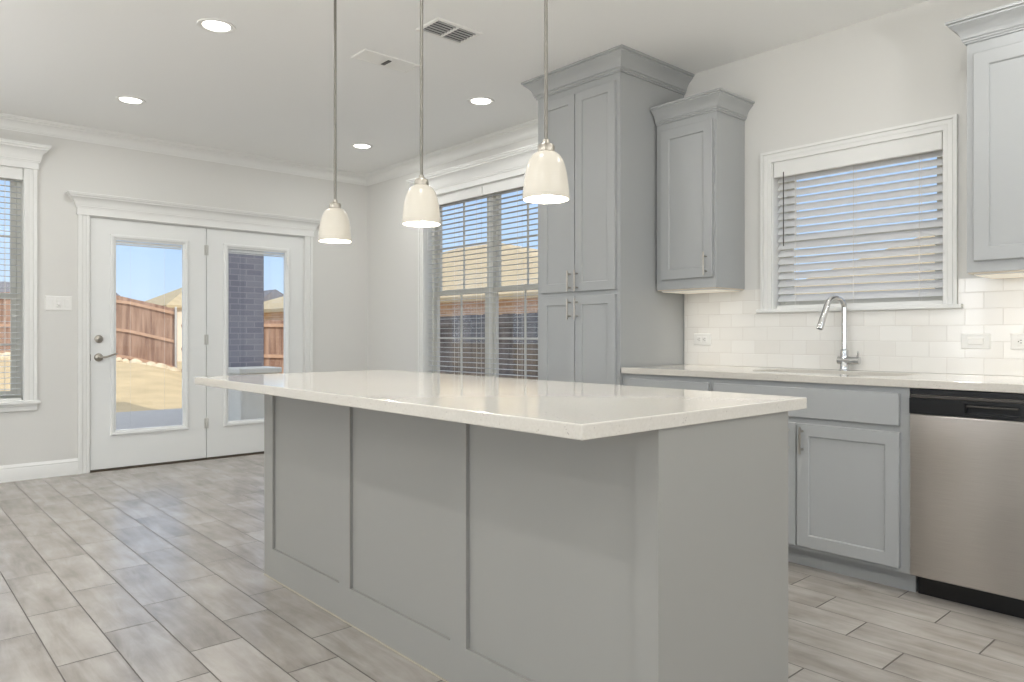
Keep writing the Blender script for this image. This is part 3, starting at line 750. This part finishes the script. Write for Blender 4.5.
# ------------------------------------------------------------------ pendants
def pendant(label, y):
    x = 1.60; Z = .009; R = thing('pendant_lamp', label, 'pendant lamp', (x, y, H), 'pendant lamps above the island')
    MB().lathe([(.001, -.028), (.052, -.026), (.060, -.014), (.062, 0)], (x, y, H), 32).build('ceiling_canopy', M_nickel, R, smooth=35)
    MB().lathe([(.0062, 1.709), (.0062, H-.026)], (x, y, 0), 16).build('rod', M_rod, R, smooth=40)
    MB().lathe([(.0062, 1.703), (.010, 1.702), (.012, 1.690), (.024, 1.686), (.027, 1.680), (.027, 1.664), (.02, 1.661)], (x, y, Z), 28).build('socket_cap', M_nickel, R, smooth=35)
    o_ = [(.022, 1.6635), (.032, 1.661), (.044, 1.652), (.054, 1.636), (.0615, 1.614), (.0665, 1.590), (.070, 1.562), (.0728, 1.535), (.0738, 1.516), (.0732, 1.5145)]
    i_ = [(r-.003, z) for r, z in reversed(o_)]
    i_[0] = (.0705, 1.5145)
    b = MB(); b.lathe(o_+i_, (x, y, Z), 48, cap=False); b.build('shade', M_shade, R, smooth=50)
    MB().lathe([(.001, 1.525), (.018, 1.530), (.028, 1.548), (.028, 1.565), (.016, 1.60), (.013, 1.655)], (x, y, Z), 24).build('bulb', M_bulb, R, smooth=60)
    L = bpy.data.lights.new('pendant_light', 'POINT'); L.energy = PEND_W; L.color = (1, .92, .80); L.shadow_soft_size = .03
    lo = bpy.data.objects.new('pendant_light', L); C.objects.link(lo); lo.parent = R; lo.location = (0, 0, 1.527-H)
    return R
p0 = pendant('white glass pendant, farthest one, over the left end of the island', 2.985)
dup(p0, (0, 2.305-2.985, 0), 'white glass pendant, middle one over the island')
dup(p0, (0, 1.626-2.985, 0), 'white glass pendant, nearest one, over the right end of the island')

# ------------------------------------------------------------------ recessed cans
def can(label, x, y, group):
    R = thing('recessed_downlight', label, 'ceiling light', (x, y, H), group)
    MB().lathe([(.096, 0), (.094, -.005), (.078, -.006), (.070, -.0015), (.070, 0)], (x, y, H), 40, cap=False).build('trim_ring', M_plastic, R, smooth=40)
    MB().lathe([(.001, -.0025), (.069, -.002), (.0695, -.0005)], (x, y, H), 40).build('lens', M_lens, R)
    L = bpy.data.lights.new('can_light', 'AREA'); L.shape = 'DISK'; L.size = .13; L.energy = CAN_W; L.color = CAN_COL
    lo = bpy.data.objects.new('can_light', L); C.objects.link(lo); lo.parent = R; lo.location = (0, 0, -.008)
    return R
c0 = can('round white ceiling downlight nearest the camera, upper left', 1.405, 3.915, 'ceiling downlights')
for lb, x, y in (('round white ceiling downlight in front of the patio doors', 1.403, 5.55),
                 ('round white ceiling downlight in the far room corner', 3.238, 5.56),
                 ('round white ceiling downlight between the vent and the pantry', 3.235, 3.936)):
    dup(c0, (x-1.405, y-3.915, 0), lb)
for x in (-2.28, -.44): 
    for y in (-2.6, -.97, .66, 2.29, 3.92, 5.55):
        dup(c0, (x-1.405, y-3.915, 0), 'round white ceiling downlight behind or beside the camera, out of view')
for x, y in ((1.15, 1.75), (1.15, -.97), (2.75, .99), (2.75, -.97), (1.4, -2.6), (3.0, -2.6)):
    dup(c0, (x-1.405, y-3.915, 0), 'round white ceiling downlight behind or beside the camera, out of view')

# ------------------------------------------------------------------ ceiling registers
MCe = lambda a, b_, d: (a, b_, H-d)
def register(label, x0, x1, y0, y1, dark):
    R = thing('ceiling_vent', label, 'air vent', ((x0+x1)/2, (y0+y1)/2, H)); f = .022
    b = MB(); b.panel(MCe, x0, x1, y0, y1, [(0, 0.0), (.001, .003), (.004, .006), (f-.004, .008), (f, .005), (f, 0)], open_mid=True)
    xm = (x0+x1)/2; b.mbox(MCe, xm-.007, xm+.007, y0+f, y1-f, .0005, .008); b.build('frame', M_plastic, R)
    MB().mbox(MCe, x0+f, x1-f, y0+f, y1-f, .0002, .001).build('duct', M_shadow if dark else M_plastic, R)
    s = MB(); n = 6 if dark else 12
    for k in range(n):
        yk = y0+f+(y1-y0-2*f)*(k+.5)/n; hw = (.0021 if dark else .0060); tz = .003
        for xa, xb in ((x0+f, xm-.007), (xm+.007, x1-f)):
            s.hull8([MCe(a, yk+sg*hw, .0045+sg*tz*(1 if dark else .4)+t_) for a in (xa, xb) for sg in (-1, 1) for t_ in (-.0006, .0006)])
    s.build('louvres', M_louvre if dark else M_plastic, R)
    if not dark:
        MB().mbox(MCe, xm-.012, xm+.012, y0+.04, y1-.04, .0082, .012).build('damper_lever', M_dgrey, R, bevel=.001)
register('white ceiling vent with dark open louvres, nearest the pendants', 2.215, 2.515, 3.045, 3.247, True)
register('white ceiling vent with closed louvres, left of the dark one', 2.150, 2.535, 3.660, 3.822, False)

# ------------------------------------------------------------------ unseen lamps added to brighten the ceiling, behind and beside the camera
def fill_uplight(label, x, y, watts):
    R = thing('fill_lamp', label, 'fill lamp', (x, y, 0))
    MB().lathe([(.001, .028), (.10, .026), (.14, .014), (.145, 0), (.001, 0)], (x, y, .0), 32).build('base', M_nickel, R, smooth=35)
    MB().lathe([(.011, .027), (.011, 1.42), (.03, 1.43)], (x, y, 0), 16).build('pole', M_nickel, R, smooth=35)
    MB().lathe([(.03, 1.43), (.10, 1.45), (.17, 1.49), (.21, 1.54), (.206, 1.54), (.165, 1.494), (.10, 1.456), (.001, 1.445)], (x, y, 0), 36, cap=False).build('bowl_shade', M_plastic, R, smooth=50)
    L = bpy.data.lights.new('uplight', 'AREA'); L.shape = 'DISK'; L.size = .34; L.energy = watts; L.color = (.985, .995, 1)
    lo = bpy.data.objects.new('uplight', L); C.objects.link(lo); lo.parent = R; lo.location = (0, 0, 1.53); lo.rotation_euler = (math.pi, 0, 0)
fill_uplight('added nickel ceiling-fill lamp left of the camera, far one, out of view', -1.3, 4.9, UP_W*.85)
fill_uplight('added nickel ceiling-fill lamp left of the camera, near one, out of view', -1.3, 1.7, UP_W*.7)
fill_uplight('added nickel ceiling-fill lamp behind the camera, out of view', 2.1, -.8, UP_W*1.05)

# ------------------------------------------------------------------ outside
def gz(x, y):                         # ground height: rises to the far left, falls to the right
    sm = lambda v: max(0, min(1, v))**2*(3-2*max(0, min(1, v)))
    near = -.13-.25*sm((x-4.3)/2.2); far = max(-.35, min(.45, .02+(6.54-x)*.30)); t = sm((y-13)/7)
    return near*(1-t)+far*t
b = MB(); nx, ny = 110, 110; G = []
XS = [-30+ i*(75/nx) for i in range(nx+1)]; YS = [-20+ j*(75/ny) for j in range(ny+1)]
for i in range(nx+1): G.append([b.bm.verts.new((XS[i], YS[j], gz(XS[i], YS[j]) if not (XL-1 < XS[i] < XR+1 and YN-1 < YS[j] < YF+1) else -.3)) for j in range(ny+1)])
for i in range(nx):
    for j_ in range(ny): b.face([G[i][j_], G[i+1][j_], G[i+1][j_+1], G[i][j_+1]])
M_lawn = mat('dry_lawn', lin(198, 176, 136), .95, var=.12, vscale=1.6, bump=.5, bscale=40)
struct(b.build('lawn', M_lawn, smooth=True), 'dry tan winter lawn behind the house', 'lawn')
M_conc = mat('patio_concrete', lin(178, 174, 168), .85, var=.05)
struct(MB().box(.2, 4.05, YF+TH, 12.0, -.14, -.05).build('patio', M_conc), 'concrete patio slab outside the doors', 'patio')
b = MB(); yr, zr, ze_ = 4.2, 5.9, 2.95         # this house's own gable roof, whose shadow lies on the lawn
b.rings([[(x, YN-.7, ze_), (x, YF+.6, ze_), (x, YF+.6, ze_+.15), (x, yr, zr), (x, YN-.7, ze_+.15)] for x in (XL-.7, XR+.6)])
struct(b.build('house_roof', mat('roof_shingles', lin(150, 140, 130), .9, var=.06)), 'shingled gable roof of this house', 'roof')
M_dbrick = brick_mat('grey_brick', lin(138, 136, 146), lin(156, 153, 160), lin(170, 167, 172))
pc = tag(MB().box(3.42, 3.95, 9.3, 9.9, -.05, 3.0).build('brick_column', M_dbrick), 'grey brick patio column seen through the right patio door', 'column')

U = thing('storage_box', 'cream lidded patio box in front of the grey brick column', 'storage box', (3.65, 8.9, -.05))
M_cream = mat('cream_resin', lin(224, 220, 208), .5, var=.03)
b = MB(); b.panel(FW(8.70), 3.41, 3.89, -.05, .63, [(0, .01), (.01, 0), (.05, 0), (.055, .006)], back=.40); b.build('body', M_cream, U, bevel=.004)
MB().box(3.38, 3.92, 8.67, 9.13, .632, .70).build('lid', M_cream, U, bevel=.012)

M_cedar = picket_mat('cedar_pickets', lin(140, 108, 90), lin(188, 156, 134))
M_grayf = picket_mat('shaded_pickets', lin(84, 78, 78), lin(124, 116, 112))  # shade of the fence's unlit side painted into the picket colour
M_rail = mat('cedar_rail', lin(196, 160, 134), .85, var=.08)
M_post = mat('galvanised_post', lin(206, 204, 198), .5, .3, var=.04)
def fence(name, label, pts, hgt, mp, rails=True, post_mat=None, level=None, side=1):
    """pts = [(x, y)...]; top follows the ground unless level is given"""
    P0 = pts[0]; R = thing(name, label, 'fence', (P0[0], P0[1], gz(*P0)))
    for (xa, ya), (xb, yb) in zip(pts[:-1], pts[1:]):
        d = Vector((xb-xa, yb-ya)); Ls = d.length; d /= Ls; nrm = Vector((-d.y, d.x))*side
        n = max(1, int(Ls/.14)); b = MB()
        zt = lambda x, y: level if level else gz(x, y)+hgt
        for k in range(n):
            t0, t1 = Ls*k/n+.002, Ls*(k+1)/n-.002; q0 = Vector((xa, ya))+d*t0; q1 = Vector((xa, ya))+d*t1; h_ = random.uniform(-.008, .008); o_ = random.uniform(0, .006)
            zz = min(gz(*q0), gz(*q1))
            b.hull8([(q.x+nrm.x*s_, q.y+nrm.y*s_, z_) for q in (q0, q1) for s_ in (o_, .018+o_) for z_ in (zz+.0, zt(*q)+h_)])
        b.build('picket_panel', mp, R)
        if rails:
            for fr_ in (.10, .50, .93):
                b = MB(); m = max(1, int(Ls/1.2))
                for k in range(m):
                    q0 = Vector((xa, ya))+d*(Ls*k/m); q1 = Vector((xa, ya))+d*(Ls*(k+1)/m)
                    zs_ = [(gz(*q)*(1-fr_)+zt(*q)*fr_) for q in (q0, q1)]
                    b.hull8([(q.x+nrm.x*s_, q.y+nrm.y*s_, z_+dz) for q, z_ in ((q0, zs_[0]), (q1, zs_[1])) for s_ in (-.045, -.002) for dz in (-.04, .04)])
                b.build('rail', M_rail if post_mat is None else mp, R)
        m = max(1, int(round(Ls/2.4)))
        for k in range(m):
            q = Vector((xa, ya))+d*(Ls*(k+1)/m)-nrm*.085
            MB().lathe([(.032, gz(*q)-.02), (.032, zt(*q)+.03), (.001, zt(*q)+.05)], (q.x, q.y, 0), 12).build('post', M_post if post_mat is None else mp, R, smooth=40)
    return R
fence('wooden_fence', 'red-brown wooden fence on the lawn seen through the left patio door', [(-9, 31), (2.6, 24.8), (6.65, 21.57)], 1.85, M_cedar)
fence('wooden_fence', 'red-brown wooden fence section seen through the right patio door', [(6.75, 21.4), (7.0, 18.1), (7.44, 17.5), (9.6, 15.6)], 1.82, M_cedar, level=1.47)
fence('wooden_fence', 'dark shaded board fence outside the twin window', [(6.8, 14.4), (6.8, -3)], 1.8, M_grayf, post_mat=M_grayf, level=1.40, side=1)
# pale limestone rubble along the foot of the fence
b = MB(); M_lime = mat('limestone', lin(222, 208, 180), .95, var=.12, vscale=6)
for k in range(46):
    t = k/45; x = -1.0+7.4*t; y = (24.8-(x-2.6)*.797 if x > 2.6 else 24.8+(2.6-x)*.534)-.55-random.uniform(0, .35); r = random.uniform(.10, .24)
    g = gz(x, y); L = []
    for hh, rr in ((-.1, 1), (.35, 1.0), (.75, .7), (1, .2)):
        L.append([(x+math.cos(a*.785)*r*rr*random.uniform(.8, 1.15), y+math.sin(a*.785)*r*rr*.8, g+hh*r*.9) for a in range(8)])
    b.rings(L)
tag(b.build('limestone_rubble', M_lime), 'pale limestone rubble at the foot of the red-brown fence', 'rubble', kind='stuff')

def house(name, label, x0, x1, y0, y1, zb, ze, r0, r1, wm, rm, ov=.4, gable=False):
    """r0, r1 = ridge end points (x, y, z)"""
    R = thing(name, label, 'house', ((x0+x1)/2, (y0+y1)/2, zb))
    b = MB(); b.box(x0, x1, y0, y1, zb, ze)
    b.build('wall', wm, R)
    b = MB(); c_ = [(x0-ov, y0-ov), (x1+ov, y0-ov), (x1+ov, y1+ov), (x0-ov, y1+ov)]
    lo = [b.bm.verts.new((x, y, ze+.001)) for x, y in c_]; hi = [b.bm.verts.new((x, y, ze+.14)) for x, y in c_]
    A, B = b.bm.verts.new(r0), b.bm.verts.new(r1)
    b.face(lo)
    for k in range(4): b.face([lo[k], lo[(k+1) % 4], hi[(k+1) % 4], hi[k]])
    if abs(r1[0]-r0[0]) > abs(r1[1]-r0[1]):      # ridge along X
        b.face([hi[0], hi[1], B, A]); b.face([hi[2], hi[3], A, B]); b.face([hi[3], hi[0], A]); b.face([hi[1], hi[2], B])
    else:                                        # ridge along Y, r0 at low y
        b.face([hi[1], hi[2], B, A]); b.face([hi[3], hi[0], A, B]); b.face([hi[0], hi[1], A]); b.face([hi[2], hi[3], B])
    b.build('roof', rm, R)
    w_ = MB(); w_.box(x0-.03, x0, (y0+y1)/2-.7, (y0+y1)/2+.7, ze-1.6, ze-.4); f = w_.build('window', M_vinyl, R)
    return R
M_tbrick = brick_mat('tan_brick', lin(184, 148, 118), lin(206, 172, 140), lin(212, 196, 174), 1.4)
M_troof = mat('tan_shingles', lin(190, 172, 138), .9, var=.08, vscale=3)
M_groof = mat('grey_shingles', lin(120, 118, 122), .9, var=.08, vscale=3)
M_cwall = mat('cream_stucco', lin(226, 212, 192), .9, var=.03)
house('neighbour_house', 'tan brick house with pale tan roof outside the twin window', 13, 23, 11, 33.3, -.5, 2.05, (18, 20.9, 4.62), (18, 23.4, 4.62), M_tbrick, M_troof)
house('neighbour_house', 'tan brick house glimpsed between the slats of the sink window blind', 13, 23, -8, 7, -.5, 1.6, (18, -3, 4.45), (18, 2.5, 4.45), M_tbrick, M_troof)
house('neighbour_house', 'distant house with grey roof above the red-brown fence', 2, 11.0, 43.4, 52, -.4, 2.3, (5.5, 46.5, 3.9), (10.6, 46.5, 3.9), M_cwall, M_groof, ov=.3)
house('neighbour_house', 'distant house with tan roof behind the fence, left door view', 12.6, 17.0, 42, 50, -.4, 2.6, (14.4, 44, 4.1), (16, 44, 4.1), M_cwall, M_troof, ov=.3)
house('neighbour_house', 'distant cream house with grey gable seen through the right patio door', 18.0, 20.6, 43.5, 50, -.4, 2.9, (19.2, 43.4, 3.95), (19.2, 50.1, 3.95), M_cwall, M_groof, ov=.2)
